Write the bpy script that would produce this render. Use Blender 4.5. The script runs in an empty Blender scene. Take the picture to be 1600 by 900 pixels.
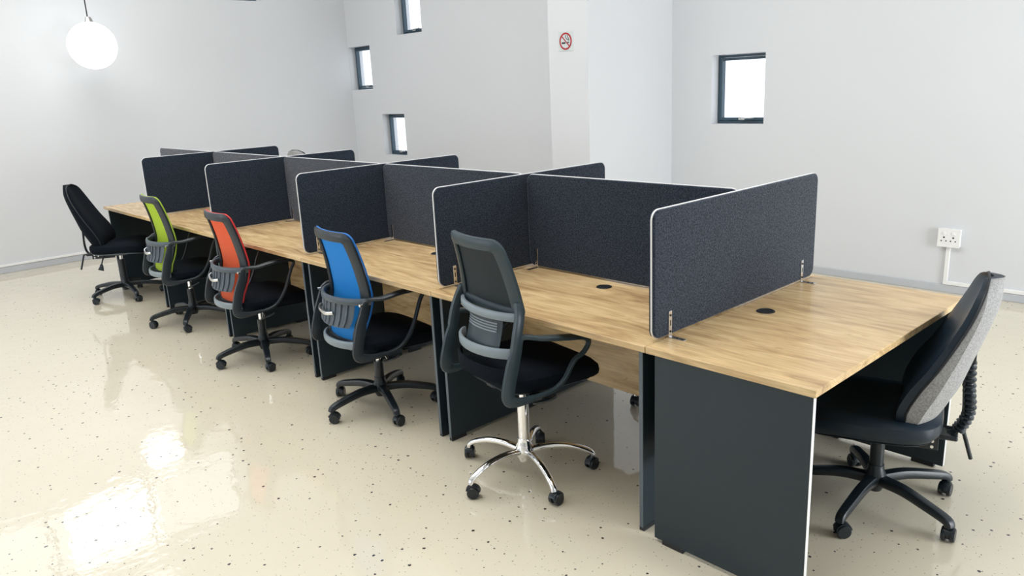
import bpy, bmesh, math, random
from mathutils import Vector, Matrix
random.seed(7)
PI = math.pi
C = bpy.context.scene.collection

# ------------------------------------------------------------------ camera
cam_data = bpy.data.cameras.new('camera')
cam = bpy.data.objects.new('camera', cam_data); C.objects.link(cam)
cam_data.sensor_width = 36.0
cam_data.lens = 36.0 * 1206.36 / 1600.0
cam_data.clip_start = 0.05; cam_data.clip_end = 200
fwd = Vector((-0.71182163, 0.65441414, -0.25505314))
rgt = Vector((0.68506726, 0.72698508, -0.04664274))
upv = Vector((-0.15489616, 0.20792987, 0.9658014))
m = Matrix((rgt, upv, -fwd)).transposed().to_4x4()
m.translation = Vector((1.55971, -2.04575, 1.65090))
cam.matrix_world = m
bpy.context.scene.camera = cam

# ------------------------------------------------------------------ view, world
vs = bpy.context.scene.view_settings
vs.view_transform = 'Standard'; vs.look = 'None'; vs.gamma = 1.0; vs.use_curve_mapping = False
vs.exposure = 0.17
w = bpy.data.worlds.new('sky'); bpy.context.scene.world = w; w.use_nodes = True
bg = w.node_tree.nodes['Background']
bg.inputs['Color'].default_value = (0.86, 0.93, 1.0, 1); bg.inputs['Strength'].default_value = 1.7

# ------------------------------------------------------------------ daylight through the glazing, and added fill lamps
def area(name, loc, direction, sx, sy, power, color=(1, 1, 1)):
    d = bpy.data.lights.new(name, 'AREA'); d.shape = 'RECTANGLE'; d.size = sx; d.size_y = sy
    d.energy = power; d.color = color
    o = bpy.data.objects.new(name, d); C.objects.link(o); o.location = loc
    o.rotation_euler = Vector(direction).to_track_quat('-Z', 'Z').to_euler()
    return o
area('daylight_east', (4.55, 1.9, 1.30), (-1, 0, 0), 3.6, 2.3, 265, (0.95, 0.98, 1.0))
area('south_fill', (-5.7, -5.35, 1.9), (0, 1, 0), 3.4, 2.3, 34, (1.0, 0.98, 0.95))  # added fill from the unseen side, brightens the back-left wall
area('daylight_high_west', (-7.95, 0.0, 3.4), (1, 0, -0.25), 2.9, 1.0, 15, (0.95, 0.98, 1.0))
area('overhead_fill', (-2.7, -0.5, 4.45), (0, 0, -1), 7.0, 2.6, 175, (1.0, 0.985, 0.96))  # added fill below the closed ceiling, lifts desks and floor

# ------------------------------------------------------------------ materials
def pmat(name, col, rough=0.5, metal=0.0, spec=None, coat=0.0, coat_rough=0.03, noise=None, bump=None, emit=None):
    mt = bpy.data.materials.new(name); mt.use_nodes = True
    nt = mt.node_tree; b = nt.nodes['Principled BSDF']
    b.inputs['Base Color'].default_value = (*col, 1)
    b.inputs['Roughness'].default_value = rough; b.inputs['Metallic'].default_value = metal
    if spec is not None: b.inputs['Specular IOR Level'].default_value = spec
    if coat: b.inputs['Coat Weight'].default_value = coat; b.inputs['Coat Roughness'].default_value = coat_rough
    tc = nt.nodes.new('ShaderNodeTexCoord')
    if noise:                                   # (scale, amount)
        n = nt.nodes.new('ShaderNodeTexNoise'); n.inputs['Scale'].default_value = noise[0]
        n.inputs['Detail'].default_value = 4
        nt.links.new(tc.outputs['Object'], n.inputs['Vector'])
        r = nt.nodes.new('ShaderNodeMapRange'); r.inputs['From Min'].default_value = .3; r.inputs['From Max'].default_value = .7
        r.inputs['To Min'].default_value = 1 - noise[1]; r.inputs['To Max'].default_value = 1 + noise[1]
        nt.links.new(n.outputs['Fac'], r.inputs['Value'])
        mx = nt.nodes.new('ShaderNodeMix'); mx.data_type = 'RGBA'; mx.blend_type = 'MULTIPLY'
        mx.inputs['Factor'].default_value = 1; mx.inputs[6].default_value = (*col, 1)
        nt.links.new(r.outputs['Result'], mx.inputs[7]); nt.links.new(mx.outputs[2], b.inputs['Base Color'])
    if bump:                                    # (scale, strength, distance)
        n2 = nt.nodes.new('ShaderNodeTexNoise'); n2.inputs['Scale'].default_value = bump[0]; n2.inputs['Detail'].default_value = 3
        nt.links.new(tc.outputs['Object'], n2.inputs['Vector'])
        bp = nt.nodes.new('ShaderNodeBump'); bp.inputs['Strength'].default_value = bump[1]; bp.inputs['Distance'].default_value = bump[2]
        nt.links.new(n2.outputs['Fac'], bp.inputs['Height']); nt.links.new(bp.outputs['Normal'], b.inputs['Normal'])
    if emit:
        b.inputs['Emission Color'].default_value = (*emit[0], 1); b.inputs['Emission Strength'].default_value = emit[1]
    return mt

M = {}
M['wall'] = pmat('painted_plaster', (0.705, 0.72, 0.75), 0.55, spec=0.3, noise=(0.8, 0.012), bump=(60, 0.06, 0.002))
M['reveal'] = pmat('white_reveal_paint', (0.86, 0.86, 0.86), 0.5)
M['ceiling'] = pmat('ceiling_paint', (0.82, 0.82, 0.80), 0.7)
M['skirting'] = pmat('grey_skirting', (0.52, 0.54, 0.58), 0.4, noise=(3, .04))
M['white_plastic'] = pmat('white_plastic', (0.88, 0.88, 0.88), 0.3)
M['frame'] = pmat('slate_aluminium', (0.035, 0.075, 0.11), 0.35, noise=(5, .08))
M['dark_hole'] = pmat('socket_dark', (0.01, 0.01, 0.012), 0.6)
M['panel'] = pmat('storm_grey_melamine', (0.018, 0.032, 0.042), 0.38, spec=0.4, noise=(2, .05), bump=(220, .05, .0006))
M['edging'] = pmat('slate_edge_band', (0.10, 0.125, 0.15), 0.35)
M['foot'] = pmat('black_foot_plastic', (0.008, 0.01, 0.014), 0.5)
M['fabric'] = pmat('charcoal_screen_fabric', (0.020, 0.029, 0.046), 0.9, spec=0.15, noise=(170, .7), bump=(350, .8, .002))
fb_ = M['fabric'].node_tree.nodes['Principled BSDF']
fb_.inputs['Sheen Weight'].default_value = .7; fb_.inputs['Sheen Roughness'].default_value = .38; fb_.inputs['Sheen Tint'].default_value = (.90, .93, 1, 1)
ft_ = M['fabric'].node_tree
mt_ = ft_.nodes.new('ShaderNodeMapRange'); mt_.inputs['From Min'].default_value = .35; mt_.inputs['From Max'].default_value = .65
mt_.inputs['To Min'].default_value = .25; mt_.inputs['To Max'].default_value = 1.0
nz_ = [n for n in ft_.nodes if n.type == 'TEX_NOISE' and abs(n.inputs['Scale'].default_value - 170) < 1][0]
ft_.links.new(nz_.outputs['Fac'], mt_.inputs['Value']); ft_.links.new(mt_.outputs[0], fb_.inputs['Sheen Weight'])
M['piping'] = pmat('white_piping', (0.80, 0.80, 0.80), 0.45)
M['steel'] = pmat('zinc_steel', (0.72, 0.72, 0.72), 0.22, metal=1.0)
M['chrome'] = pmat('chrome', (0.92, 0.92, 0.93), 0.05, metal=1.0)
M['black'] = pmat('black_nylon', (0.010, 0.016, 0.022), 0.32, noise=(8, .1))
M['black_soft'] = pmat('black_seat_fabric', (0.006, 0.009, 0.014), 0.95, spec=0.12, noise=(150, .3), bump=(400, .4, .001))
M['navy_pad'] = pmat('navy_vinyl', (0.007, 0.018, 0.032), 0.42, spec=0.4, noise=(6, .15))
M['graphite'] = pmat('graphite_nylon', (0.022, 0.030, 0.038), 0.36, noise=(8, .08))
M['grey_plastic'] = pmat('grey_nylon', (0.075, 0.10, 0.125), 0.38, noise=(8, .06))
M['pale_plastic'] = pmat('pale_grey_nylon', (0.24, 0.29, 0.33), 0.35, noise=(8, .05))
M['teal_plastic'] = pmat('dark_teal_nylon', (0.030, 0.050, 0.062), 0.36, noise=(8, .06))
M['shell'] = pmat('grey_back_fabric', (0.34, 0.34, 0.34), 0.85, spec=0.2, noise=(180, .3), bump=(400, .3, .001))
M['glass'] = bpy.data.materials.new('window_glass'); M['glass'].use_nodes = True
nt = M['glass'].node_tree; nt.nodes.clear()
o_ = nt.nodes.new('ShaderNodeOutputMaterial'); tr = nt.nodes.new('ShaderNodeBsdfTransparent'); gl = nt.nodes.new('ShaderNodeBsdfGlossy')
gl.inputs['Roughness'].default_value = 0.02; mxs = nt.nodes.new('ShaderNodeMixShader'); mxs.inputs[0].default_value = 0.06
nt.links.new(tr.outputs[0], mxs.inputs[1]); nt.links.new(gl.outputs[0], mxs.inputs[2]); nt.links.new(mxs.outputs[0], o_.inputs[0])
M['lamp'] = pmat('lit_opal_glass', (1, 1, 1), 0.3, emit=((0.97, 0.99, 1.0), 2.0))
M['sign_white'] = pmat('sign_white', (0.62, 0.68, 0.68), 0.35)
M['sign_red'] = pmat('sign_red', (0.42, 0.004, 0.016), 0.35)
M['sign_black'] = pmat('sign_black', (0.012, 0.012, 0.012), 0.35)

def mesh_cloth(name, col, alpha, trans=0.35):
    mt = bpy.data.materials.new(name); mt.use_nodes = True; nt = mt.node_tree
    b = nt.nodes['Principled BSDF']; b.inputs['Base Color'].default_value = (*col, 1); b.inputs['Roughness'].default_value = .6
    out = nt.nodes['Material Output']
    tl = nt.nodes.new('ShaderNodeBsdfTranslucent'); tl.inputs['Color'].default_value = (*col, 1)
    tp = nt.nodes.new('ShaderNodeBsdfTransparent')
    tc = nt.nodes.new('ShaderNodeTexCoord'); wv = nt.nodes.new('ShaderNodeTexWave'); wv.bands_direction = 'Z'
    wv.inputs['Scale'].default_value = 45; nt.links.new(tc.outputs['Object'], wv.inputs['Vector'])
    m1 = nt.nodes.new('ShaderNodeMixShader'); m1.inputs[0].default_value = trans
    m2 = nt.nodes.new('ShaderNodeMixShader')
    mr = nt.nodes.new('ShaderNodeMapRange'); mr.inputs['To Min'].default_value = alpha * .4; mr.inputs['To Max'].default_value = alpha * 1.6
    nt.links.new(wv.outputs['Fac'], mr.inputs['Value']); nt.links.new(mr.outputs[0], m2.inputs[0])
    nt.links.new(b.outputs[0], m1.inputs[1]); nt.links.new(tl.outputs[0], m1.inputs[2])
    nt.links.new(m1.outputs[0], m2.inputs[1]); nt.links.new(tp.outputs[0], m2.inputs[2]); nt.links.new(m2.outputs[0], out.inputs[0])
    return mt
M['mesh_blue'] = mesh_cloth('blue_mesh', (0.02, 0.37, 0.92), .05)
M['mesh_orange'] = mesh_cloth('orange_mesh', (1.0, 0.20, 0.075), .05)
M['mesh_lime'] = mesh_cloth('lime_mesh', (0.62, 0.82, 0.06), .05)
M['mesh_black'] = mesh_cloth('black_mesh', (0.008, 0.018, 0.026), .03, .08)
M['blue'] = pmat('blue_piping', (0.01, 0.16, 0.55), 0.5)
M['orange'] = pmat('red_orange_piping', (0.62, 0.03, 0.03), 0.5)
M['lime'] = pmat('lime_piping', (0.34, 0.50, 0.04), 0.5)

def wood_mat(name, axis_y=False):
    mt = bpy.data.materials.new(name); mt.use_nodes = True; nt = mt.node_tree; b = nt.nodes['Principled BSDF']
    N = nt.nodes.new; L = nt.links.new
    tc = N('ShaderNodeTexCoord'); oi = N('ShaderNodeObjectInfo')
    off = N('ShaderNodeVectorMath'); off.operation = 'ADD'
    sc = N('ShaderNodeVectorMath'); sc.operation = 'SCALE'; sc.inputs[3].default_value = 17.0
    cm = N('ShaderNodeCombineXYZ'); L(oi.outputs['Random'], cm.inputs[0]); L(oi.outputs['Random'], cm.inputs[1])
    L(cm.outputs[0], sc.inputs[0]); L(tc.outputs['Object'], off.inputs[0]); L(sc.outputs[0], off.inputs[1])
    mp = N('ShaderNodeMapping'); mp.inputs['Scale'].default_value = (4.6, .8, 4.6) if axis_y else (.8, 4.6, 4.6)
    L(off.outputs[0], mp.inputs[0])
    n1 = N('ShaderNodeTexNoise'); n1.inputs['Scale'].default_value = 3.0; n1.inputs['Detail'].default_value = 8; n1.inputs['Distortion'].default_value = 1.2
    L(mp.outputs[0], n1.inputs['Vector'])
    mp2 = N('ShaderNodeMapping'); mp2.inputs['Scale'].default_value = (70, 4, 70) if axis_y else (4, 70, 70); L(off.outputs[0], mp2.inputs[0])
    n2 = N('ShaderNodeTexNoise'); n2.inputs['Scale'].default_value = 2.0; n2.inputs['Detail'].default_value = 5; L(mp2.outputs[0], n2.inputs['Vector'])
    cr = N('ShaderNodeValToRGB'); e = cr.color_ramp.elements
    e[0].position = .28; e[0].color = (0.40, 0.255, 0.125, 1); e[1].position = .72; e[1].color = (0.83, 0.63, 0.355, 1)
    x = e.new(.42); x.color = (0.60, 0.41, 0.205, 1); x = e.new(.55); x.color = (0.70, 0.50, 0.265, 1)
    L(n1.outputs['Fac'], cr.inputs[0])
    mr = N('ShaderNodeMapRange'); mr.inputs['From Min'].default_value = .3; mr.inputs['From Max'].default_value = .7
    mr.inputs['To Min'].default_value = .78; mr.inputs['To Max'].default_value = 1.14; L(n2.outputs['Fac'], mr.inputs['Value'])
    mx = N('ShaderNodeMix'); mx.data_type = 'RGBA'; mx.blend_type = 'MULTIPLY'; mx.inputs['Factor'].default_value = 1
    L(cr.outputs[0], mx.inputs[6]); L(mr.outputs[0], mx.inputs[7])
    # knots and short dark cracks
    mp3 = N('ShaderNodeMapping'); mp3.inputs['Scale'].default_value = (9, 2.2, 9) if axis_y else (2.2, 9, 9); L(off.outputs[0], mp3.inputs[0])
    vo = N('ShaderNodeTexNoise'); vo.inputs['Scale'].default_value = 1.6; vo.inputs['Detail'].default_value = 9; vo.inputs['Distortion'].default_value = 2.0
    L(mp3.outputs[0], vo.inputs['Vector'])
    kr = N('ShaderNodeMapRange'); kr.inputs['From Min'].default_value = .66; kr.inputs['From Max'].default_value = .76
    kr.inputs['To Max'].default_value = .55; L(vo.outputs['Fac'], kr.inputs['Value'])
    mk = N('ShaderNodeMix'); mk.data_type = 'RGBA'; L(kr.outputs[0], mk.inputs['Factor']); L(mx.outputs[2], mk.inputs[6]); mk.inputs[7].default_value = (.16, .09, .05, 1)
    L(mk.outputs[2], b.inputs['Base Color'])
    b.inputs['Roughness'].default_value = 0.26; b.inputs['Specular IOR Level'].default_value = .5
    bp = N('ShaderNodeBump'); bp.inputs['Strength'].default_value = .08; bp.inputs['Distance'].default_value = .001
    L(n2.outputs['Fac'], bp.inputs['Height']); L(bp.outputs[0], b.inputs['Normal'])
    return mt
M['wood'] = wood_mat('oak_melamine'); M['wood_cross'] = wood_mat('oak_melamine_cross')

def floor_mat():
    mt = bpy.data.materials.new('flaked_epoxy_floor'); mt.use_nodes = True; nt = mt.node_tree; b = nt.nodes['Principled BSDF']
    N = nt.nodes.new; L = nt.links.new
    tc = N('ShaderNodeTexCoord')
    cl = N('ShaderNodeTexNoise'); cl.inputs['Scale'].default_value = .7; cl.inputs['Detail'].default_value = 3; L(tc.outputs['Object'], cl.inputs['Vector'])
    base = N('ShaderNodeValToRGB'); e = base.color_ramp.elements
    e[0].position = .3; e[0].color = (0.69, 0.63, 0.495, 1); e[1].position = .7; e[1].color = (0.74, 0.685, 0.55, 1)
    L(cl.outputs['Fac'], base.inputs[0])
    prev = base.outputs[0]
    for scale, size, thr, col in ((20, .13, .76, (.035, .03, .03, 1)), (60, .13, .86, (.06, .055, .05, 1)), (48, .12, .88, (.30, .26, .20, 1))):
        wn = N('ShaderNodeTexNoise'); wn.inputs['Scale'].default_value = 90; wn.inputs['Detail'].default_value = 2
        L(tc.outputs['Object'], wn.inputs['Vector'])
        wo = N('ShaderNodeVectorMath'); wo.operation = 'MULTIPLY_ADD'; wo.inputs[1].default_value = (.008, .008, 0)
        L(wn.outputs['Color'], wo.inputs[0]); L(tc.outputs['Object'], wo.inputs[2])
        v = N('ShaderNodeTexVoronoi'); v.voronoi_dimensions = '2D'; v.inputs['Scale'].default_value = scale; L(wo.outputs[0], v.inputs['Vector'])
        sp = N('ShaderNodeSeparateColor'); L(v.outputs['Color'], sp.inputs[0])
        # size varies from cell to cell
        sz = N('ShaderNodeMath'); sz.operation = 'MULTIPLY'; sz.inputs[1].default_value = size; L(sp.outputs[1], sz.inputs[0])
        lt = N('ShaderNodeMath'); lt.operation = 'LESS_THAN'; L(v.outputs['Distance'], lt.inputs[0]); L(sz.outputs[0], lt.inputs[1])
        gt = N('ShaderNodeMath'); gt.operation = 'GREATER_THAN'; L(sp.outputs[0], gt.inputs[0]); gt.inputs[1].default_value = thr
        mu = N('ShaderNodeMath'); mu.operation = 'MULTIPLY'; L(lt.outputs[0], mu.inputs[0]); L(gt.outputs[0], mu.inputs[1])
        mx = N('ShaderNodeMix'); mx.data_type = 'RGBA'; L(mu.outputs[0], mx.inputs['Factor']); L(prev, mx.inputs[6]); mx.inputs[7].default_value = col
        prev = mx.outputs[2]
    L(prev, b.inputs['Base Color'])
    b.inputs['Roughness'].default_value = .45; b.inputs['Specular IOR Level'].default_value = .2
    b.inputs['Coat Weight'].default_value = 1; b.inputs['Coat Roughness'].default_value = .025; b.inputs['Coat IOR'].default_value = 1.55
    r1 = N('ShaderNodeTexNoise'); r1.inputs['Scale'].default_value = 5.0; r1.inputs['Detail'].default_value = 4; r1.inputs['Roughness'].default_value = .55
    L(tc.outputs['Object'], r1.inputs['Vector'])
    bp = N('ShaderNodeBump'); bp.inputs['Strength'].default_value = .5; bp.inputs['Distance'].default_value = .005
    L(r1.outputs['Fac'], bp.inputs['Height']); L(bp.outputs[0], b.inputs['Coat Normal'])
    return mt
M['floor'] = floor_mat()

# ------------------------------------------------------------------ object helpers
def bm_obj(name, bm, mat, parent=None, smooth=False, loc=None):
    me = bpy.data.meshes.new(name); bmesh.ops.recalc_face_normals(bm, faces=bm.faces); bm.to_mesh(me); bm.free()
    me.materials.append(mat)
    if smooth:
        for p in me.polygons: p.use_smooth = True
        try: me.set_sharp_from_angle(angle=math.radians(38))
        except Exception: pass
    o = bpy.data.objects.new(name, me); C.objects.link(o)
    if parent: o.parent = parent
    if loc: o.location = loc
    return o
def empty(name, loc=(0, 0, 0), rz=0):
    o = bpy.data.objects.new(name, None); C.objects.link(o); o.location = loc; o.rotation_euler = (0, 0, rz); o.empty_display_size = .1
    return o
def tag(o, label, cat, group=None):
    o['label'] = label; o['category'] = cat
    if group: o['group'] = group
    return o
def struct(o): o['kind'] = 'structure'; return o
def copy_tree(o, parent=None):
    c = o.copy(); C.objects.link(c); c.parent = parent
    for ch in list(o.children): copy_tree(ch, c)
    return c
def box(bm, lo, hi, bev=0.0, seg=2):
    g = bmesh.ops.create_cube(bm, size=1)
    vs_ = g['verts']
    for v in vs_:
        v.co = Vector([(lo[i] + hi[i]) / 2 + v.co[i] * (hi[i] - lo[i]) for i in range(3)])
    if bev:
        es = list({e for v in vs_ for e in v.link_edges})
        bmesh.ops.bevel(bm, geom=es, offset=bev, segments=seg, profile=.6, affect='EDGES')
    return bm
def B(): return bmesh.new()
def bx(lo, hi, bev=0.0, seg=2): return box(B(), lo, hi, bev, seg)
def cyl(bm, p0, p1, r0, r1=None, n=16):
    r1 = r0 if r1 is None else r1
    p0 = Vector(p0); p1 = Vector(p1); d = (p1 - p0).normalized()
    a = d.orthogonal().normalized(); b_ = d.cross(a)
    A = [bm.verts.new(p0 + (a * math.cos(2*PI*i/n) + b_ * math.sin(2*PI*i/n)) * r0) for i in range(n)]
    Bv = [bm.verts.new(p1 + (a * math.cos(2*PI*i/n) + b_ * math.sin(2*PI*i/n)) * r1) for i in range(n)]
    for i in range(n): bm.faces.new((A[i], A[(i+1) % n], Bv[(i+1) % n], Bv[i]))
    bm.faces.new(A[::-1]); bm.faces.new(Bv)
    return bm
def lathe(bm, prof, origin=(0, 0, 0), n=20, M3=None):
    """profile of (r, z) around Z, closed at both ends"""
    rings = []
    for r, z in prof:
        ring = []
        for i in range(n):
            p = Vector((r * math.cos(2*PI*i/n), r * math.sin(2*PI*i/n), z))
            if M3: p = M3 @ p
            ring.append(bm.verts.new(p + Vector(origin)))
        rings.append(ring)
    for a, b_ in zip(rings, rings[1:]):
        for i in range(n): bm.faces.new((a[i], a[(i+1) % n], b_[(i+1) % n], b_[i]))
    bm.faces.new(rings[0][::-1]); bm.faces.new(rings[-1])
    return bm
def spline(pts, n=6, closed=False):
    P = [Vector(p) for p in pts]; out = []; N_ = len(P)
    rng = range(N_ if closed else N_ - 1)
    for i in rng:
        if closed: p0, p1, p2, p3 = P[(i-1) % N_], P[i], P[(i+1) % N_], P[(i+2) % N_]
        else: p0, p1, p2, p3 = P[max(i-1, 0)], P[i], P[i+1], P[min(i+2, N_-1)]
        for k in range(n):
            t = k / n
            out.append(.5 * ((2*p1) + (p2-p0)*t + (2*p0-5*p1+4*p2-p3)*t*t + (3*p1-p0-3*p2+p3)*t**3))
    if not closed: out.append(P[-1])
    return out
def sweep(bm, path, wa, wb, side, n=10, closed=False, power=.6):
    """path swept with an oval section: wa along `side`, wb across it. wa, wb: number, list or function of t"""
    N_ = len(path); rings = []
    for i, p in enumerate(path):
        t = i / (N_ - 1)
        if closed: tan = (path[(i+1) % N_] - path[i-1]).normalized()
        else: tan = (path[min(i+1, N_-1)] - path[max(i-1, 0)]).normalized()
        s = Vector(side(t) if callable(side) else side); s = (s - tan * s.dot(tan)).normalized(); q = tan.cross(s)
        a = wa(t) if callable(wa) else wa; b_ = wb(t) if callable(wb) else wb
        ring = []
        for k in range(n):
            c_, s_ = math.cos(2*PI*(k+.5)/n), math.sin(2*PI*(k+.5)/n)
            ring.append(bm.verts.new(p + s * a * math.copysign(abs(c_)**power, c_) + q * b_ * math.copysign(abs(s_)**power, s_)))
        rings.append(ring)
    pairs = list(zip(rings, rings[1:])) + ([(rings[-1], rings[0])] if closed else [])
    for A, B_ in pairs:
        for k in range(n): bm.faces.new((A[k], A[(k+1) % n], B_[(k+1) % n], B_[k]))
    if not closed: bm.faces.new(rings[0][::-1]); bm.faces.new(rings[-1])
    return bm
def sheet(bm, fn, nu, nv, thick):
    """fn(u,v)->(point, normal); a sheet with thickness, closed at its rim"""
    F = [[None]*(nu+1) for _ in range(nv+1)]; K = [[None]*(nu+1) for _ in range(nv+1)]
    for j in range(nv+1):
        for i in range(nu+1):
            p, nrm = fn(i/nu, j/nv); p = Vector(p); nrm = Vector(nrm)
            F[j][i] = bm.verts.new(p + nrm * thick / 2); K[j][i] = bm.verts.new(p - nrm * thick / 2)
    for j in range(nv):
        for i in range(nu):
            bm.faces.new((F[j][i], F[j][i+1], F[j+1][i+1], F[j+1][i]))
            bm.faces.new((K[j][i], K[j+1][i], K[j+1][i+1], K[j][i+1]))
    rim = [(0, i) for i in range(nu)] + [(j, nu) for j in range(nv)] + [(nv, i) for i in range(nu, 0, -1)] + [(j, 0) for j in range(nv, 0, -1)]
    for a, b_ in zip(rim, rim[1:] + rim[:1]):
        bm.faces.new((F[a[0]][a[1]], K[a[0]][a[1]], K[b_[0]][b_[1]], F[b_[0]][b_[1]]))
    return bm
def interp(tab, z):
    """smooth monotone interpolation through the table"""
    n = len(tab)
    if z <= tab[0][0]: return tab[0][1]
    if z >= tab[-1][0]: return tab[-1][1]
    sl = [(tab[i+1][1]-tab[i][1])/(tab[i+1][0]-tab[i][0]) for i in range(n-1)]
    def m(i):
        if i == 0: return sl[0]
        if i == n-1: return sl[-1]
        return 0 if sl[i-1]*sl[i] <= 0 else 2*sl[i-1]*sl[i]/(sl[i-1]+sl[i])
    for i in range(n-1):
        if z <= tab[i+1][0]:
            h = tab[i+1][0]-tab[i][0]; t = (z-tab[i][0])/h
            return (2*t**3-3*t*t+1)*tab[i][1] + (t**3-2*t*t+t)*h*m(i) + (-2*t**3+3*t*t)*tab[i+1][1] + (t**3-t*t)*h*m(i+1)

# ------------------------------------------------------------------ the room shell
XL, XR, YB, YS, ZC = -7.77, 4.30, 4.08, -5.2, 4.62
YB2 = 3.77; PX0, PX1, PY = -3.231, -2.792, 2.918
struct(bm_obj('floor', bx((XL-.3, YS-.3, -.12), (XR+.3, YB+.3, 0)), M['floor']))
struct(bm_obj('ceiling', bx((XL-.3, YS-.3, ZC), (XR+.3, YB+.3, ZC+.15)), M['ceiling']))
TH = .22
def wall_with_holes(name, axis, pos0, pos1, a0, a1, z0, z1, holes, mat):
    """axis 'x': wall runs along x between a0..a1, thickness y pos0..pos1"""
    bm = B()
    As = sorted({a0, a1, *[h[0] for h in holes], *[h[1] for h in holes]}); Zs = sorted({z0, z1, *[h[2] for h in holes], *[h[3] for h in holes]})
    for i in range(len(As)-1):
        for j in range(len(Zs)-1):
            ca, cz = (As[i]+As[i+1])/2, (Zs[j]+Zs[j+1])/2
            if any(h[0] < ca < h[1] and h[2] < cz < h[3] for h in holes): continue
            if axis == 'x': box(bm, (As[i], pos0, Zs[j]), (As[i+1], pos1, Zs[j+1]))
            else: box(bm, (pos0, As[i], Zs[j]), (pos1, As[i+1], Zs[j+1]))
    bmesh.ops.remove_doubles(bm, verts=bm.verts, dist=1e-5)
    cen = {}
    for f in bm.faces:
        k = tuple(round(c, 4) for c in f.calc_center_median()); cen.setdefault(k, []).append(f)
    dead = [f for l in cen.values() if len(l) > 1 for f in l]
    bmesh.ops.delete(bm, geom=dead, context='FACES')
    return struct(bm_obj(name, bm, mat))
WINS = [(-2.368, -1.858, 1.222, 1.812), (-7.10, -6.61, .83, 1.352), (-7.768, -7.255, 1.672, 2.222), (-6.632, -6.122, 2.298, 2.85)]
wall_with_holes('wall_back', 'x', YB, YB+TH, PX1, XR, 0, ZC, [WINS[0]], M['wall'])
wall_with_holes('wall_back_left', 'x', YB2, YB2+TH, XL, PX0+.2, 0, ZC, WINS[1:], M['wall'])
struct(bm_obj('wall_pier', bx((PX0, PY, 0), (PX1, YB+TH, ZC)), M['wall']))
HW = [(-2.9, 1.50, 2.785, 3.75), (2.08, 2.60, 2.77, 3.30)]
wall_with_holes('wall_left', 'y', XL-TH, XL, YS, YB2+TH, 0, ZC, HW, M['wall'])
EW = [(.05, 3.75, .15, 2.55)]
wall_with_holes('wall_right', 'y', XR, XR+TH, YS, YB+TH, 0, ZC, EW, M['wall'])
SWN = [(-7.5, .8, .7, 3.1)]  # unseen opening, added and widened to house the south fill lamp
wall_with_holes('wall_front', 'x', YS-TH, YS, XL, XR, 0, ZC, SWN, M['wall'])

def window(n, axis, plane, depth_dir, a0, a1, z0, z1, sash=True, mull=0):
    """a window set at the far side of its opening. root is the aluminium frame"""
    d0 = plane + depth_dir * .10; d1 = plane + depth_dir * .155
    lo, hi = min(d0, d1), max(d0, d1)
    def bb(bm, aa, ab, za, zb, l=lo, h=hi, bev=.003):
        if axis == 'x': box(bm, (aa, l, za), (ab, h, zb), bev, 1)
        else: box(bm, (l, aa, za), (h, ab, zb), bev, 1)
    fw = .022; e = .003
    bm = B(); a0 += e; a1 -= e; z0 += e; z1 -= e
    bb(bm, a0, a0+fw, z0, z1); bb(bm, a1-fw, a1, z0, z1); bb(bm, a0+fw, a1-fw, z0, z0+fw); bb(bm, a0+fw, a1-fw, z1-fw, z1)
    for k in range(mull):
        c = a0 + (a1-a0)*(k+1)/(mull+1); bb(bm, c-.02, c+.02, z0+fw, z1-fw)
    root = struct(bm_obj('window_%d' % n, bm, M['frame']))
    g = B(); mid = (lo+hi)/2
    if sash:
        s = B(); i = fw+.002; sw = .024; l2, h2 = (lo-.012, hi-.018) if depth_dir > 0 else (lo+.018, hi+.012)
        bb(s, a0+i, a0+i+sw, z0+i, z1-i, l2, h2); bb(s, a1-i-sw, a1-i, z0+i, z1-i, l2, h2)
        bb(s, a0+i+sw, a1-i-sw, z0+i, z0+i+sw, l2, h2); bb(s, a0+i+sw, a1-i-sw, z1-i-sw, z1-i, l2, h2)
        sa = bm_obj('sash', s, M['frame'], root)
        h = B(); c = (a0+a1)/2; zz = z0+i+sw*.6; yy = l2 if depth_dir > 0 else h2; q = -depth_dir
        box(h, (c-.03, min(yy, yy+q*.012), zz-.012), (c+.03, max(yy, yy+q*.012), zz+.016), .003, 1)
        sweep(h, spline([(c-.005, yy+q*.014, zz), (c+.03, yy+q*.03, zz+.006), (c+.13, yy+q*.03, zz+.010)], 4), .006, .008, (0, 0, 1), 8)
        ho = bm_obj('handle', h, M['steel'], sa, True)
    if axis == 'x': box(g, (a0+fw, mid-.002, z0+fw), (a1-fw, mid+.002, z1-fw))
    else: box(g, (mid-.002, a0+fw, z0+fw), (mid+.002, a1-fw, z1-fw))
    bm_obj('pane', g, M['glass'], root)
    return root
window(1, 'x', YB, 1, *WINS[0]); window(2, 'x', YB2, 1, *WINS[1]); window(3, 'x', YB2, 1, *WINS[2]); window(4, 'x', YB2, 1, *WINS[3])
window(5, 'y', XL, -1, *HW[0], sash=False, mull=3); window(6, 'y', XL, -1, *HW[1], sash=False)
window(7, 'y', XR, 1, *EW[0], sash=False, mull=3); window(8, 'x', YS, -1, *SWN[0], sash=False, mull=5)  # the last window is added around the south fill

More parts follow.
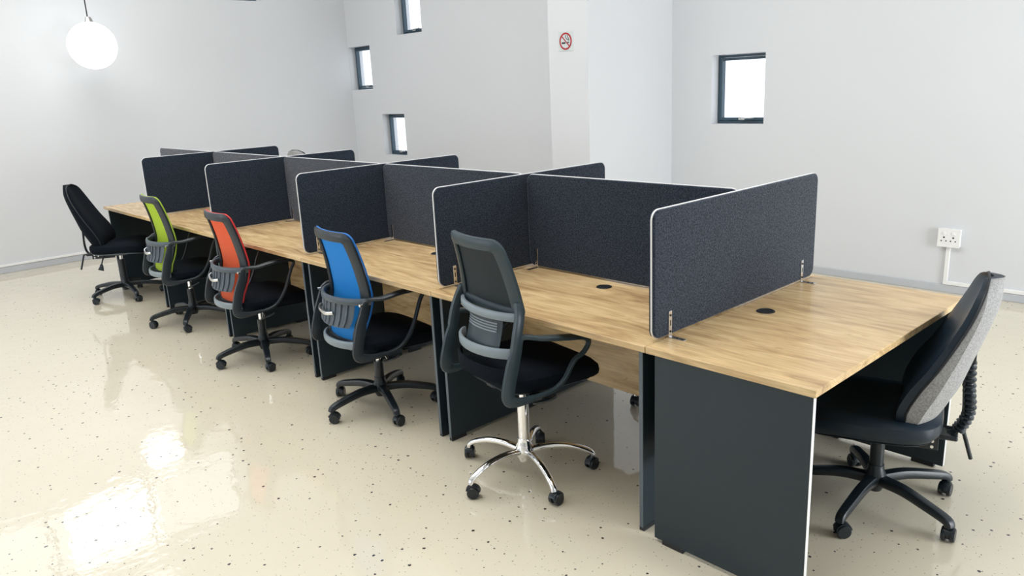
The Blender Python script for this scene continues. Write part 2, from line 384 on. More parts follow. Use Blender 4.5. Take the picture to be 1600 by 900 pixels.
# skirting and the white cable trunking that runs along its top
def skirting(name, lo, hi): return struct(bm_obj(name, bx(lo, hi, .003, 1), M['skirting']))
skirting('baseboard_left', (XL, YS, 0), (XL+.012, YB2, .066))
skirting('baseboard_back', (PX1+.012, YB-.012, 0), (XR, YB, .058))
skirting('baseboard_back_left', (XL+.012, YB2-.012, 0), (PX0, YB2, .066))
def trim(n, lo, hi): return struct(bm_obj('trim_%d' % n, bx(lo, hi, .003, 1), M['white_plastic']))
trim(1, (XL, YS, .068), (XL+.018, YB2, .092))
trim(2, (-.345, YB-.018, .060), (XR, YB, .088))
trim(3, (-.345, YB-.018, .088), (-.315, YB, .350))

# double wall socket
sk = empty('wall_socket', (-.325, YB, .416)); tag(sk, 'white double power socket on the wall above the white trunking', 'socket')
bm_obj('back_box', bx((-.072, -.038, -.065), (.072, 0, .065), .004, 2), M['white_plastic'], sk)
bm_obj('faceplate', bx((-.076, -.046, -.069), (.076, -.0385, .069), .004, 2), M['white_plastic'], sk)
for cx_ in (-.031, .031):
    sw = bm_obj('switch', bx((cx_-.011, -.051, .022), (cx_+.011, -.046, .044), .002, 1), M['white_plastic'], sk)
    for dx, dz, r in ((0, .004, .0062), (-.016, -.022, .0046), (.016, -.022, .0046)):
        bm_obj('pin_hole', cyl(B(), (cx_+dx, -.0475, dz), (cx_+dx, -.046, dz), r, n=12), M['dark_hole'], sk)

# no-smoking sign on the pier
sg = empty('no_smoking_sign', (-3.03, PY, 1.975)); tag(sg, 'square white no smoking sign with red ring on the grey pier', 'sign')
bm_obj('plate', bx((-.082, -.004, -.079), (.082, 0, .079), .0008, 1), M['sign_white'], sg)
def ringbm(r0, r1, y0, y1, n=48):
    bm = B(); V = []
    for i in range(n):
        a = 2*PI*i/n
        V.append([bm.verts.new((r*math.cos(a), y, r*math.sin(a))) for r, y in ((r0, y0), (r1, y0), (r1, y1), (r0, y1))])
    for i in range(n):
        for k in range(4): bm.faces.new((V[i][k], V[i][(k+1) % 4], V[(i+1) % n][(k+1) % 4], V[(i+1) % n][k]))
    return bm
rg = bm_obj('red_ring', ringbm(.056, .069, -.0062, -.004), M['sign_red'], sg)
sl = B(); d_ = Vector((1, 0, -1)).normalized()
sweep(sl, [-d_*.060 + Vector((0, -.0056, 0)), d_*.060 + Vector((0, -.0056, 0))], .0060, .0012, Vector((1, 0, 1)), 4, power=1)
bm_obj('red_slash', sl, M['sign_red'], sg)
bm_obj('cigarette', bx((-.044, -.0052, -.020), (-.003, -.004, -.007)), M['sign_black'], sg)
bm_obj('cigarette', box(bx((.020, -.0052, -.016), (.031, -.004, -.005)), (.034, -.0052, -.016), (.040, -.004, -.005)), M['sign_black'], sg)
sm = B()
sweep(sm, spline([(.040, -.0050, .003), (.030, -.0050, .010), (.012, -.0050, .018), (.002, -.0050, .034), (.000, -.0050, .050)], 5), .0028, .0008, (1, 0, 1), 6)
sweep(sm, spline([(.040, -.0050, .010), (.036, -.0050, .018), (.026, -.0050, .030), (.022, -.0050, .046)], 5), .0028, .0008, (1, 0, 1), 6)
bm_obj('smoke', sm, M['sign_black'], sg)

# pendant lamp
pl = empty('pendant_lamp', (-7.15, .45, 2.215)); tag(pl, 'glowing round pendant lamp hanging on a thin cord near the far wall', 'lamp')
prof = [(.004, -.225)] + [(.225*math.cos(t), .225*math.sin(t)) for t in [math.radians(a) for a in range(-80, 76, 10)]] + [(.05, .222)]
bm_obj('globe', lathe(B(), prof, n=32), M['lamp'], pl, True)
bm_obj('collar', cyl(B(), (0, 0, .218), (0, 0, .27), .05, .03), M['steel'], pl, True)
bm_obj('cord', cyl(B(), (0, 0, .26), (0, 0, ZC-2.215-.03), .006, n=8), M['dark_hole'], pl)
bm_obj('ceiling_rose', cyl(B(), (0, 0, ZC-2.215-.035), (0, 0, ZC-2.215), .05), M['white_plastic'], pl, True)

# ------------------------------------------------------------------ desks
L, W, TZ, TT = 1.22, 1.265, .75, .025
HD = W/2
def leg_panel(parent, lo, hi, long_axis):
    """one end panel: slab, pale front edge band, two foot blocks"""
    lp = bm_obj('leg_panel', bx((lo[0], lo[1], .014), (hi[0], hi[1], TZ-TT), .0015, 1), M['panel'], parent)
    fb = .09; t_ = .002
    for k in (0, 1):
        if long_axis == 'y':
            y = lo[1]+.001 if k == 0 else hi[1]-fb-.001
            bm_obj('foot', bx((lo[0]-t_, y, 0), (hi[0]+t_, y+fb, .018), .001, 1), M['foot'], lp)
        else:
            x = lo[0]+.035 if k == 0 else hi[0]-fb-.035
            bm_obj('foot', bx((x, lo[1]-t_, 0), (x+fb, hi[1]+t_, .018), .001, 1), M['foot'], lp)
    e = .0012
    if long_axis == 'y':
        y = lo[1]
        bm_obj('edge_band', bx((lo[0]+.001, y-e, .016), (hi[0]-.001, y-.0001, TZ-TT-.001)), M['edging'], lp)
    else:
        bm_obj('edge_band', bx((hi[0]+.0001, lo[1]+.001, .016), (hi[0]+e, hi[1]-.001, TZ-TT-.001)), M['piping'], lp)
    return lp
def make_desk():
    """local: x -L..0 along the row, y 0 (user's edge) .. HD"""
    r = empty('desk')
    g = .0012
    top = bm_obj('desktop', bx((-L+g, 0, TZ-TT), (-g, HD-g, TZ), .0016, 1), M['wood'], r)
    LT, IN = .018, .029
    leg_panel(r, (-IN-LT, .027, 0), (-IN, HD-.03, 0), 'y')
    leg_panel(r, (-L+IN, .027, 0), (-L+IN+LT, HD-.03, 0), 'y')
    bm_obj('modesty_panel', bx((-L+IN+LT, .50, .29), (-IN-LT, .518, TZ-TT), .001, 1), M['wood_cross'], r)
    grommet(r, -.63, .53)
    return r
def grommet(parent, x, y):
    gm = B(); lathe(gm, [(.030, TZ-.004), (.036, TZ+.0005), (.034, TZ+.003), (.0295, TZ+.0035), (.029, TZ+.0015), (.004, TZ+.0012)], (x, y, 0), 24)
    bm_obj('cable_grommet', gm, M['foot'], parent, True)
DL = ['front row oak desk nearest the camera, with the black mesh chromed-base chair', 'front row oak desk with the blue mesh chair pulled up to it',
      'front row oak desk with the orange mesh chair pulled up to it', 'front row oak desk with the lime green mesh chair pulled up to it',
      'front row oak desk at the far left end, with the black padded operator chair']
BL = ['back row oak desk behind the screens, opposite the black mesh chair beside the end desk', 'back row oak desk behind the screens, opposite the blue chair',
      'back row oak desk behind the screens, opposite the orange chair', 'back row oak desk behind the screens, opposite the lime green chair',
      'back row oak desk at the far end, behind the last length of centre screen']
d0 = make_desk()
for i in range(5):
    d = d0 if i == 0 else copy_tree(d0)
    d.location = (-i*L, 0, 0); tag(d, DL[i], 'desk', 'oak topped desks in the double row')
for i in range(5):
    d = copy_tree(d0); d.location = (-(i+1)*L, W, 0); d.rotation_euler = (0, 0, PI); tag(d, BL[i], 'desk', 'oak topped desks in the double row')
XC = .616
e = empty('end_desk'); tag(e, 'oak end desk across the near end of the row, with dark slate side panel', 'desk')
bm_obj('desktop', bx((.0012, 0, TZ-TT), (XC, W, TZ), .0016, 1), M['wood'], e)
leg_panel(e, (.036, .007, 0), (XC-.010, .025, 0), 'x'); leg_panel(e, (.036, W-.03, 0), (XC-.010, W-.012, 0), 'x')
bm_obj('modesty_panel', bx((.07, .025, .30), (.088, W-.03, TZ-TT), .001, 1), M['panel'], e)
grommet(e, .110, .622)

# ------------------------------------------------------------------ screens
ZT, ZB = 1.217, .760
def rounded_outline(w_, h_, r, n=6):
    o = []
    for cx_, cy_, a0 in ((w_-r, h_-r, 0), (r, h_-r, 90), (r, r, 180), (w_-r, r, 270)):
        for k in range(n+1):
            a = math.radians(a0 + 90*k/n); o.append((cx_ + r*math.cos(a), cy_ + r*math.sin(a)))
    return o
def slab(w_, h_, r, t0, t1, ins=0.0, soft=.004):
    """rounded panel in local x-z, thickness y t0..t1, softened rims"""
    bm = B(); rings = []
    for t, i in ((t0, soft), (t0+soft*.6, 0), (t1-soft*.6, 0), (t1, soft)):
        ring = []
        cx_, cz_ = w_/2, h_/2
        for x, z in rounded_outline(w_-2*(i+ins), h_-2*(i+ins), max(r-i-ins, .004)):
            ring.append(bm.verts.new((x+i+ins, t, z+i+ins)))
        rings.append(ring)
    n = len(rings[0])
    for a, b_ in zip(rings, rings[1:]):
        for k in range(n): bm.faces.new((a[k], a[(k+1) % n], b_[(k+1) % n], b_[k]))
    bm.faces.new(rings[0]); bm.faces.new(rings[-1][::-1])
    return bm
def piping_bm(w_, h_, r, t):
    bm = B(); path = [Vector((x, 0, z)) for x, z in rounded_outline(w_, h_, r, 8)]
    sweep(bm, path, t, .0030, (0, 1, 0), 8, closed=True)
    return bm
def bracket(parent, x, side):
    """L bracket: strap up the panel face, foot on the desk. local y = panel normal, side +-1"""
    bm = B(); y0 = side*.0132; s = side
    def b2(xa, xb, ya, yb, za, zb): box(bm, (xa, min(ya, yb), za), (xb, max(ya, yb), zb), .0008, 1)
    b2(x-.0095, x+.0095, y0, y0+s*.0028, -.008, .088); b2(x-.0095, x+.0095, y0, y0+s*.066, -.0098, -.0072)
    o = bm_obj('bracket', bm, M['steel'], parent)
    for z in (.012, .072): bm_obj('screw', cyl(B(), (x, y0+s*.0028, z), (x, y0+s*.0052, z), .0042, n=10), M['foot'], o)
    for y in (.032, .052): bm_obj('screw', cyl(B(), (x, y0+s*y, -.0072), (x, y0+s*y, -.0050), .0042, n=10), M['foot'], o)
    h = B()
    box(h, (x-.0025, min(y0+s*.0028, y0+s*.0032), .034), (x+.0025, max(y0+s*.0028, y0+s*.0032), .054))
    bm_obj('slot', h, M['foot'], o)
def screen(name, length, T, label, group, br):
    r = empty(name); tag(r, label, 'screen', group)
    h_ = ZT-ZB; rr = .035
    bm_obj('fabric_panel', slab(length, h_, rr, -.0125, .0125), M['fabric'], r, False)
    bm_obj('piping', piping_bm(length, h_, rr, .0036), M['piping'], r, True)
    for x, s in br: bracket(r, x, s)
    r.matrix_world = T
    return r
SX = [-.0095+.003, -1.211, -2.4715, -3.7497, -5.015]
YS0, YS1 = .047, 1.225
CL = ['grey fabric cross screen at the near end, catching the light beside the end desk', 'tall cross screen left of the black mesh chair, second from the near end',
      'cross screen between the blue chair and the orange chair', 'cross screen between the orange chair and the lime green chair', 'farthest cross screen, standing behind the lime green chair']
for i, X in enumerate(SX):
    T = Matrix.Translation((X, YS0, ZB)) @ Matrix.Rotation(PI/2, 4, 'Z')       # local x -> +Y, local y -> -X
    br = [(.090, -1), (1.065, -1)] if i == 0 else [(.085, -1), (1.065, -1)]
    screen('cross_screen', YS1-YS0, T, CL[i], 'fabric screens across the desks', br)
SL = ['centre screen behind the nearest front desk, facing the black mesh chair', 'centre screen behind the blue chair desk', 'centre screen behind the orange chair desk',
      'centre screen behind the lime green chair desk', 'last length of centre screen at the far left end, beyond the farthest cross screen']
ends = SX + [SX[4]-1.22]
for i in range(5):
    a, b_ = ends[i+1], ends[i]
    x0 = a + (.016 if i < 4 else 0); x1 = b_ - .016
    T = Matrix.Translation((x0, HD, ZB))
    screen('centre_screen', x1-x0, T, SL[i], 'fabric screens along the middle of the desks', [(.05, -1), (x1-x0-.20, -1)])

# ------------------------------------------------------------------ chairs
CR = .026                                                        # wheel radius
def caster_parts(parent, x, y, ang, top=.07):
    c = B(); cyl(c, (x, y, .045), (x, y, top), .008, n=10)
    a = Vector((math.cos(ang), math.sin(ang), 0)); s = Vector((-a.y, a.x, 0)); o = Vector((x, y, CR)) + a*.010
    # hood: arch over both wheels
    path = [o + a*(-(CR+.003)*math.cos(t)) + Vector((0, 0, (CR+.003)*math.sin(t))) for t in [math.radians(q) for q in range(20, 171, 15)]]
    sweep(c, path, .017, .0035, s, 8)
    cyl(c, o - s*.006, o + s*.006, CR*.72, n=16)
    ca = bm_obj('caster', c, M['black'], parent, True)
    for k in (-1, 1):
        w_ = B(); q = o + s*(k*.0145)
        R3 = Matrix((a, Vector((0, 0, 1)), s * 1)).transposed()
        hw = .0075
        lathe(w_, [(CR*.55, -hw), (CR*.92, -hw), (CR, -hw*.5), (CR, hw*.5), (CR*.92, hw), (CR*.55, hw)], q, 20, R3)
        bm_obj('wheel', w_, M['black'], ca, True)
def star_base(parent, R, phi, style):
    for i in range(5):
        a = -PI/2 + 2*PI/5*i + phi; ca_, sa_ = math.cos(a), math.sin(a); side = (-sa_, ca_, 0)
        P = lambda r, z: (r*ca_, r*sa_, z)
        bm = B()
        if style == 'chrome':
            sweep(bm, spline([P(.02, .108), P(.10, .121), P(.18, .118), P(.245, .100), P(R-.012, .078), P(R, .058)], 5), lambda t: .0165-.004*t, lambda t: .014-.003*t, side, 12, power=.85)
            ml = M['chrome']
        else:
            sweep(bm, spline([P(.02, .108), P(.12, .112), P(.22, .097), P(R-.010, .080), P(R+.004, .060)], 5), lambda t: .023-.007*t, lambda t: .021-.007*t, side, 10, power=.55)
            ml = M['black']
        bm_obj('base_leg', bm, ml, parent, True)
        caster_parts(parent, R*ca_, R*sa_, a + (1.3 if i % 2 else 2.4) + i*.7, .066)
    hub = B(); lathe(hub, [(.026, .062), (.036, .085), (.040, .100), (.040, .124), (.030, .150), (.0285, .17)], n=20)
    bm_obj('hub', hub, M['chrome' if style == 'chrome' else 'black'], parent, True)
def column(parent, z1, style):
    m_ = M['chrome'] if style == 'chrome' else M['black']
    b_ = B(); cyl(b_, (0, 0, .15), (0, 0, z1-.10), .0255, n=20); bm_obj('gas_sleeve', b_, m_, parent, True)
    b_ = B(); cyl(b_, (0, 0, z1-.10), (0, 0, z1), .0145, n=16); bm_obj('gas_piston', b_, M['chrome'], parent, True)
def cushion(bm, hw, y0, y1, zt, th, droop=.03, p=.42, dish=.012, taper=.9):
    """upholstered seat: stacked superellipse rings; front (y1) droops"""
    n = 40; yc, hd = (y0+y1)/2, (y1-y0)/2; rings = []
    levels = [(.0, .0), (.35, .0), (.7, .0), (.90, -.05), (.985, -.25), (1.0, -.5), (.985, -.75), (.93, -.95), (.7, -1.0), (.0, -1.0)]
    for s, z in levels:
        ring = []
        for k in range(n):
            a = 2*PI*k/n; c_, s_ = math.cos(a), math.sin(a)
            x = hw*s*math.copysign(abs(c_)**p, c_); y = hd*s*math.copysign(abs(s_)**p, s_)
            x *= 1 - (1-taper)*max(0, -y/hd)
            yy = y/hd
            dz = -droop*max(0, yy-.25)**2*1.8
            if z > -.1: dz -= dish*(1-s)*(1-abs(yy))
            ring.append(bm.verts.new((x, yc+y, zt + z*th + dz)))
        rings.append(ring)
    for a, b_ in zip(rings, rings[1:]):
        for k in range(n): bm.faces.new((a[k], a[(k+1) % n], b_[(k+1) % n], b_[k]))
    bmesh.ops.remove_doubles(bm, verts=bm.verts, dist=1e-4)
    return bm
def lever(parent, z, style):
    bm = B(); sweep(bm, spline([(.03, -.02, z-.01), (.12, -.03, z-.025), (.19, -.04, z-.045)], 4), .0045, .0045, (0, 0, 1), 8)
    o = bm_obj('lever', bm, M['steel'], parent, True)
    pd = B(); sweep(pd, spline([(.165, -.055, z-.062), (.195, -.045, z-.048), (.235, -.02, z-.030), (.25, -.005, z-.018)], 4), lambda t: .016*math.sin(PI*(t*.8+.15)), .006, (0, 1, .3), 10)
    bm_obj('paddle', pd, M['black'], o, True)

def task_chair(name, mesh_m, pipe_m, style, dz=0.0, phi=0.0):
    """mesh-backed task chair; local +y is where the sitter faces, origin on the floor under the column"""
    r = empty(name)
    dark = style == 'chrome'
    star_base(r, .30, phi, style); 
    zs = .455 + (.090 if dark else 0)                                          # seat top
    column(r, zs-.095, style)
    bm_obj('mechanism', box(bx((-.07, -.11, zs-.105), (.07, .09, zs-.074), .008, 2), (-.03, -.16, zs-.10), (.03, -.05, zs-.082), .004, 1), M['black'], r)
    lever(r, zs-.085, style)
    sb = B(); cushion(sb, .245, -.19, .285, zs, .078, droop=.035)
    bm_obj('seat', sb, M['black_soft'], r, True)
    pn = B(); cushion(pn, .222, -.17, .25, zs-.072, .018, droop=.02, dish=0)
    bm_obj('seat_pan', pn, M['black'], r, True)
    # back surface
    Y = [(.38, -.212), (.48, -.205), (.58, -.172), (.67, -.155), (.78, -.168), (.90, -.195), (1.00, -.228)]
    Wd = [(.38, .170), (.48, .200), (.60, .225), (.68, .232), (.80, .222), (.92, .208), (1.00, .198)]
    if dark: Wd = [(.38, .175), (.48, .21), (.60, .236), (.68, .240), (.80, .225), (.92, .205), (1.00, .190)]
    cv = .040
    def S(u, z, off=0.0):
        """point on the back; off > 0 is rearward"""
        return Vector((u*interp(Wd, z), interp(Y, z) + cv*u*u - off + 0.0, z + dz))
    # rim of the back
    zb_, zt_ = (.42, 1.0) if not dark else (.68, 1.0)
    uw = .90
    def rim(z0, z1, fr=.036, n=8):
        """closed outline with rounded corners in (u, z)"""
        o = []
        hu = uw; ru = fr/.2
        for cu, cz, a0 in ((hu-ru, z1-fr, 0), (-hu+ru, z1-fr, 90), (-hu+ru, z0+fr, 180), (hu-ru, z0+fr, 270)):
            for k in range(n+1):
                a = math.radians(a0+90*k/n); o.append((cu+ru*math.cos(a), cz+fr*math.sin(a)))
        # densify straight runs
        out = []
        for i, p in enumerate(o):
            q = o[(i+1) % len(o)]; out.append(p)
            dd = math.hypot((q[0]-p[0])*.2, q[1]-p[1]); kk = int(dd/.04)
            for j in range(1, kk+1): out.append((p[0]+(q[0]-p[0])*j/(kk+1), p[1]+(q[1]-p[1])*j/(kk+1)))
        return out
    z_lo = .395 if not dark else .672
    path = [S(u, z) for u, z in rim(z_lo+.012, zt_-.012)]
    # flat frame: wide in the surface, thin across it
    fb = B(); rings = []
    N_ = len(path); cen = Vector((0, -.19, (z_lo+zt_)/2+dz))
    for i, p in enumerate(path):
        tan = (path[(i+1) % N_] - path[i-1]).normalized()
        nrm = Vector((2*cv*p.x/.2/.2*-1, 1, .0)).normalized()                     # across the surface
        inn = nrm.cross(tan).normalized()
        if inn.dot(Vector((-p.x, 0, cen.z-p.z))) < 0: inn = -inn
        up_ = max(0, abs(tan.x)) * (1 if p.z > cen.z else .2)
        wI = .040 + (.010 if not dark else .004)*(1-abs(tan.x))
        sec = [(-.010, -.006), (-.008, .006), (.0, .010), (wI*.5, .011), (wI-.004, .008), (wI, 0), (wI-.003, -.007), (.0, -.009)]
        rings.append([fb.verts.new(p + inn*a_ - nrm*b_) for a_, b_ in sec])
    for i in range(N_):
        A, B_ = rings[i], rings[(i+1) % N_]
        for k in range(8): fb.faces.new((A[k], A[(k+1) % 8], B_[(k+1) % 8], B_[k]))
    bm_obj('back_frame', fb, M['teal_plastic'] if dark else M['graphite'], r, True)
    # stretched mesh
    mb = B()
    def fn(u, v):
        uu = (u*2-1)*.86; z = z_lo+.02 + v*(zt_-z_lo-.045)
        return S(uu, z, -.004), (0, 1, 0)
    sheet(mb, fn, 12, 24, .003)
    bm_obj('back_mesh', mb, mesh_m, r, True)
    if not dark:
        # coloured piping on the front of the rim, pale cap on the top bar
        pp = B(); sweep(pp, [S(u*1.055, z, -.010) for u, z in rim(.43, zt_-.004)], .0045, .0035, (0, 1, 0), 6, closed=True)
        bm_obj('piping', pp, pipe_m, r, True)
    # lumbar: cross rail bowed rearward, hanging tray with ribs, silver handle
    def bow(z, depth, halfw, n=14, side_y=None):
        return [Vector((halfw*math.sin(t), interp(Y, z) + cv*.9 - (depth+cv*.9)*math.cos(t)**1.3 if abs(t) < PI/2 else 0, z+dz)) for t in [(-PI/2+.001)+(PI-.002)*k/n for k in range(n+1)]]
    if not dark:
        rl = B(); sweep(rl, bow(.655, .085, .225), .017, .010, (0, 0, 1), 10)
        bm_obj('lumbar_rail', rl, M['grey_plastic'], r, True)
        tb = B()
        def ft(u, v):
            t = (-1 + 2*u)*.95; z = .655 - .135*v; hw_ = .196 - .03*v**3
            yy = interp(Y, z) + cv*.7 - (.075+cv*.7-.012*v)*math.cos(t)**1.2
            return (hw_*math.sin(t)*1.08, yy, z+dz), Vector((math.sin(t), -math.cos(t), 0))
        sheet(tb, ft, 16, 6, .006)
        tray = bm_obj('lumbar_tray', tb, M['grey_plastic'], r, True)
        for k in range(7):
            rb = B(); u = .14 + .12*k
            pts_ = []
            for v in (.12, .4, .7, .95):
                p_, n_ = ft(u, v); pts_.append(Vector(p_) + n_*.0045)
            sweep(rb, pts_, .010, .0032, (1, 0, 0), 6); bm_obj('rib', rb, M['grey_plastic'], tray, True)
        hb = B(); pts_ = []
        for u in (.14, .24, .38, .52, .62):
            p_, n_ = ft(u, .50); pts_.append(Vector(p_) + n_*(.026 if .15 < u < .6 else .012) + Vector((0, 0, -.008*math.cos((u-.42)*8))))
        sweep(hb, spline(pts_, 4), .009, .006, (0, 0, 1), 8)
        bm_obj('lumbar_handle', hb, M['steel'], tray, True)
        lr = B(); sweep(lr, bow(.43, .045, .185), .020, .008, (0, 0, 1), 10)
        bm_obj('lower_rail', lr, M['pale_plastic'], r, True)
    else:
        lr = B(); sweep(lr, bow(.690, .045, .215), .017, .010, (0, 0, 1), 10)
        bm_obj('lower_back_rail', lr, M['pale_plastic'], r, True)  # pale colour stands in for light falling on this rail
        tb = B()
        def ft(u, v):
            t = (-1+2*u)*1.1; z = .662 - .12*v
            yy = interp(Y, z) + .02 - .045*math.cos(t)
            return (.135*math.sin(t), yy, z+dz), Vector((math.sin(t), -math.cos(t), 0))
        sheet(tb, ft, 14, 6, .005)
        tray = bm_obj('lumbar_pad', tb, M['teal_plastic'], r, True)
        for k in range(4):
            pts_ = []
            for u in (.12, .3, .5, .7, .88):
                p_, n_ = ft(u, .10+.09*k); pts_.append(Vector(p_)+n_*.004)
            rb = B(); sweep(rb, spline(pts_, 3), .0035, .003, (0, 0, 1), 6); bm_obj('rib', rb, M['pale_plastic'], tray, True)
        lr = B(); sweep(lr, bow(.545, .052, .195), .021, .008, (0, 0, 1), 10)
        bm_obj('lumbar_band', lr, M['pale_plastic'], r, True)
        lr = B(); sweep(lr, bow(.455, .030, .195), .030, .006, (0, 0, 1), 10)
        bm_obj('back_skirt', lr, M['black_soft'], r, True)
    # arm loops
    am = M['teal_plastic'] if dark else M['graphite']
    for sx in (-1, 1):
        X = .262
        z7, zL, fd = (.640 if dark else .665)+dz, .385 + (.085 if dark else .0), (.075 if dark else 0)
        loop = [(sx*.238, -.150, z7-fd*.25), (sx*.262, -.08, z7+.004-fd*.45), (sx*.275, .02, z7+.018-fd*.85), (sx*.275, .11, z7+.016-fd*1.05), (sx*.270, .150, z7-.006-fd*1.15),
                (sx*.266, .128, z7-.050-fd*1.1), (sx*.262, .080, zL+.105), (sx*.258, .030, zL+.035), (sx*.255, -.03, zL+.004), (sx*.250, -.14, zL-.006), (sx*.245, -.205, zL+.000),
                (sx*.241, -.226, zL+.030), (sx*.239, -.205, zL+.12), (sx*.238, -.178, z7-.07)]
        ab = B(); pth = spline(loop, 5, closed=True); NP = len(pth)
        def wy(t):
            s = t*14
            return .010 if s < 4 else (.008 if s < 8.5 else (.008 + .022*min(1, (s-8.5)/2.5) if s < 12.5 else .030 - .014*min(1, (s-12.5)/1.5)))
        def wx(t):
            s = t*14
            return .011 + (.014*math.sin(PI*min(1, s/4.2)) if s < 4.2 else 0)
        sweep(ab, pth, wx, wy, (1, 0, 0), 10, closed=True)
        bm_obj('armrest', ab, am, r, True)
    cx = B(); sweep(cx, spline([(-.25, -.10, (.385+(.07 if dark else 0))+.0), (-.1, -.04, zs-.10), (.1, -.04, zs-.10), (.25, -.10, (.385+(.07 if dark else 0)))], 5), .022, .007, (0, 1, 0), 8)
    bm_obj('arm_bridge', cx, M['black'], r, True)
    for sx in (-1, 1):
        bz = .650 + dz - (.045 if dark else 0)
        bm_obj('bolt', cyl(B(), (sx*.236, -.172, bz), (sx*.240, -.192, bz), .007, n=10), M['steel'], r, True)
        if dark:
            kb = B(); sweep(kb, spline([(sx*.239, -.185, z7-.07), (sx*.236, -.168, z7+.0), (sx*.226, -.148, .700+dz), (sx*.205, -.135, .745+dz)], 5), .013, .020, (1, 0, 0), 10)
            bm_obj('back_bracket', kb, am, r, True)
    return r

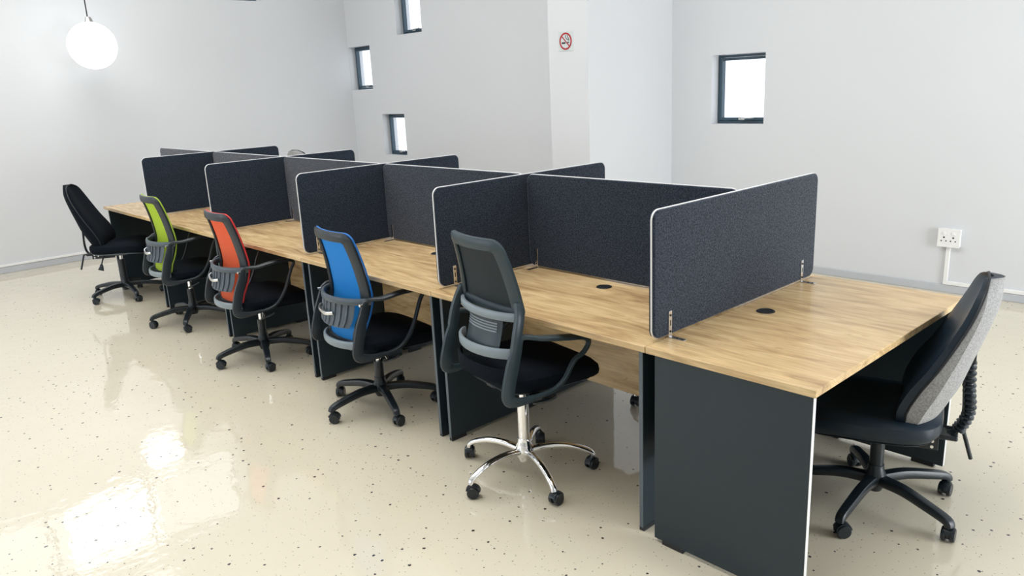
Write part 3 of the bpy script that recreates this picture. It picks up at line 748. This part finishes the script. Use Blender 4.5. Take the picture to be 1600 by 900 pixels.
def operator_chair(name, shell_m, pad_m, bellows, phi=0.0, R=.31, dz=0.0):
    r = empty(name); star_base(r, R, phi, 'black')
    zs = .455 + dz
    column(r, zs-.07, 'black')
    sb = B(); cushion(sb, .245, -.21, .275, zs, .085, droop=.030, dish=.02, p=.5)
    bm_obj('seat', sb, pad_m, r, True)
    pn = B(); cushion(pn, .225, -.19, .25, zs-.080, .014, droop=.02, dish=0, p=.5)
    bm_obj('seat_pan', pn, M['black'] if bellows else M['pale_plastic'], r, True)
    bm_obj('mechanism', box(bx((-.085, -.17, zs-.125), (.085, .07, zs-.092), .006, 2), (-.04, -.26, zs-.115), (.04, -.15, zs-.097), .004, 1), M['black'], r)
    Y = [(.36, -.135), (.47, -.135), (.56, -.165), (.66, -.222), (.76, -.272), (.86, -.315), (.955, -.345)]
    T_ = [(.36, .030), (.47, .065), (.56, .072), (.68, .062), (.80, .055), (.90, .048), (.955, .030)]
    D_ = [(.36, .004), (.42, .045), (.50, .082), (.56, .085), (.66, .060), (.78, .038), (.88, .022), (.93, .008), (.955, .002)]
    Wd = [(.36, .10), (.41, .165), (.49, .205), (.58, .215), (.70, .205), (.82, .188), (.89, .160), (.93, .125), (.955, .05)]
    def outline(z): return interp(Wd, z)
    pad = B(); sh = B(); nu, nv = 16, 26
    def pt(u, z, k):
        """k 0 front of the pad, 1 seam, 2 rear"""
        w_ = outline(z); th = interp(T_, z)*(1-.55*abs(u)**3)
        yb = interp(Y, z) + .045*u*u
        return Vector((u*w_, yb + (th*1.0 if k == 0 else (0 if k == 1 else -interp(D_, z)*(1-.35*u**4))), z+dz))
    zz = [.36 + (.595)*(.5-.5*math.cos(PI*j/nv)) for j in range(nv+1)]
    for bmx, ka, kb in ((pad, 0, 1), (sh, 1, 2)):
        GA = [[bmx.verts.new(pt(-1+2*i/nu, z, ka) + Vector((0, .0008 if ka == 0 else -.0008, 0))) for i in range(nu+1)] for z in zz]
        GB = [[bmx.verts.new(pt(-1+2*i/nu, z, kb) + Vector((0, .0008 if ka == 0 else -.0008, 0))) for i in range(nu+1)] for z in zz]
        for j in range(nv):
            for i in range(nu):
                bmx.faces.new((GA[j][i], GA[j][i+1], GA[j+1][i+1], GA[j+1][i])); bmx.faces.new((GB[j][i], GB[j+1][i], GB[j+1][i+1], GB[j][i+1]))
        rimv = [(0, i) for i in range(nu)] + [(j, nu) for j in range(nv)] + [(nv, i) for i in range(nu, 0, -1)] + [(j, 0) for j in range(nv, 0, -1)]
        for a, b_ in zip(rimv, rimv[1:]+rimv[:1]):
            bmx.faces.new((GA[a[0]][a[1]], GB[a[0]][a[1]], GB[b_[0]][b_[1]], GA[b_[0]][b_[1]]))
    bm_obj('back_pad', pad, pad_m, r, True); bm_obj('back_shell', sh, shell_m, r, True)
    loop = [pt(1, z, 1) for z in zz] + [pt(-1, z, 1) for z in zz[::-1]]
    pp = B(); sweep(pp, loop, .004, .004, (0, 1, 0), 6, closed=True)
    bm_obj('piping', pp, M['foot'], r, True)
    # spine bar from the mechanism up the back, with its tension knob or bellows
    sp = B(); path = spline([(0, -.16, zs-.105), (0, -.245, zs-.095), (0, -.268, zs-.03), (0, -.262, zs+.10), (0, -.262, zs+.22)], 5)
    sweep(sp, path, .024, .005, (1, 0, 0), 8)
    so = bm_obj('spine_bar', sp, M['black'], r, True)
    if bellows:
        bl = B()
        pth = spline([(0, -.258, zs-.08), (0, -.285, zs-.01), (0, -.278, zs+.09), (0, -.272, zs+.19)], 24)
        sweep(bl, pth, lambda t: .030 + .005*math.sin(t*2*PI*15), lambda t: .018 + .005*math.sin(t*2*PI*15), (1, 0, 0), 14, power=.8)
        bm_obj('bellows', bl, M['black'], so, True)
    cp = B(); box(cp, (-.032, -.290, zs+.185), (.032, -.235, zs+.235), .006, 2)
    bm_obj('height_clamp', cp, M['pale_plastic'] if not bellows else M['black'], so)
    kn = B(); cyl(kn, (-.05, -.262, zs+.205), (-.032, -.262, zs+.205), .016, n=12); bm_obj('clamp_knob', kn, M['steel'], so, True)
    rd = B(); cyl(rd, (.05, -.275, zs-.10), (.07, -.31, zs-.22), .0075, n=10); cyl(rd, (.04, -.22, zs-.095), (.05, -.278, zs-.10), .006, n=10)
    bm_obj('tilt_rod', rd, M['black'], r, True)
    for sx in (-1, 1):
        xa, xb = sorted((sx*.088, sx*.095))
        bo = bm_obj('side_plate', bx((xa, -.20, zs-.135), (xb, -.02, zs-.085), .001, 1), M['black'], r)
        for y, z in ((-.18, zs-.10), (-.18, zs-.122), (-.15, zs-.11), (-.05, zs-.10)):
            bm_obj('rivet', cyl(B(), (sx*.095, y, z), (sx*.099, y, z), .006, n=10), M['steel'], bo, True)
    lv = B(); sweep(lv, spline([(.08, -.10, zs-.11), (.16, -.10, zs-.125), (.20, -.11, zs-.17)], 4), .005, .005, (0, 1, 0), 8)
    lo = bm_obj('lever', lv, M['black'], r, True)
    pd = B(); sweep(pd, spline([(.20, -.11, zs-.165), (.205, -.112, zs-.19), (.205, -.12, zs-.215)], 4), lambda t: .010+.014*t, .006, (0, 1, 0), 10)
    bm_obj('paddle', pd, M['black'], lo, True)
    return r

def put(o, x, y, rz, label, group=None):
    o.location = (x, y, 0); o.rotation_euler = (0, 0, rz); tag(o, label, 'chair', group); return o
G = 'task chairs pulled up along the front of the desks'
put(task_chair('task_chair', M['mesh_blue'], M['blue'], 'black', 0, .07), -1.807, .054, -.092, 'office chair with bright blue mesh back and black frame on black base', G)
put(task_chair('task_chair', M['mesh_orange'], M['orange'], 'black', -.01, -.01), -3.075, .0, -.06, 'office chair with orange mesh back and red piping on black base', G)
put(task_chair('task_chair', M['mesh_lime'], M['lime'], 'black', 0, -.20), -4.311, .024, -.06, 'office chair with lime green mesh back and black frame', G)
put(task_chair('task_chair', M['mesh_black'], None, 'chrome', .095, .10), -.688, .050, -.16, 'office chair with black mesh back and chrome five-star base, seen from behind', G)
put(task_chair('task_chair', M['mesh_black'], None, 'chrome', .05, .2), -.66, 1.205, PI+.05, 'chrome-based office chair tucked under the back row desk, seen only beneath the desk top')
put(operator_chair('operator_chair', M['shell'], M['navy_pad'], True, -PI/2-.28, .31, -.012), .505, .79, PI/2+.30, 'high-backed padded operator chair with grey rear at the near end desk', None)
put(operator_chair('operator_chair', M['black_soft'], M['black_soft'], False, .80, .30, .05), -5.62, -.06, -.52, 'black high-backed operator chair at the far left end of the front row', None)
put(operator_chair('operator_chair', M['shell'], M['navy_pad'], False, .1, .30, .11), -6.35, 2.36, .15, 'operator chair behind the far screens with only the grey top of its back showing', None)
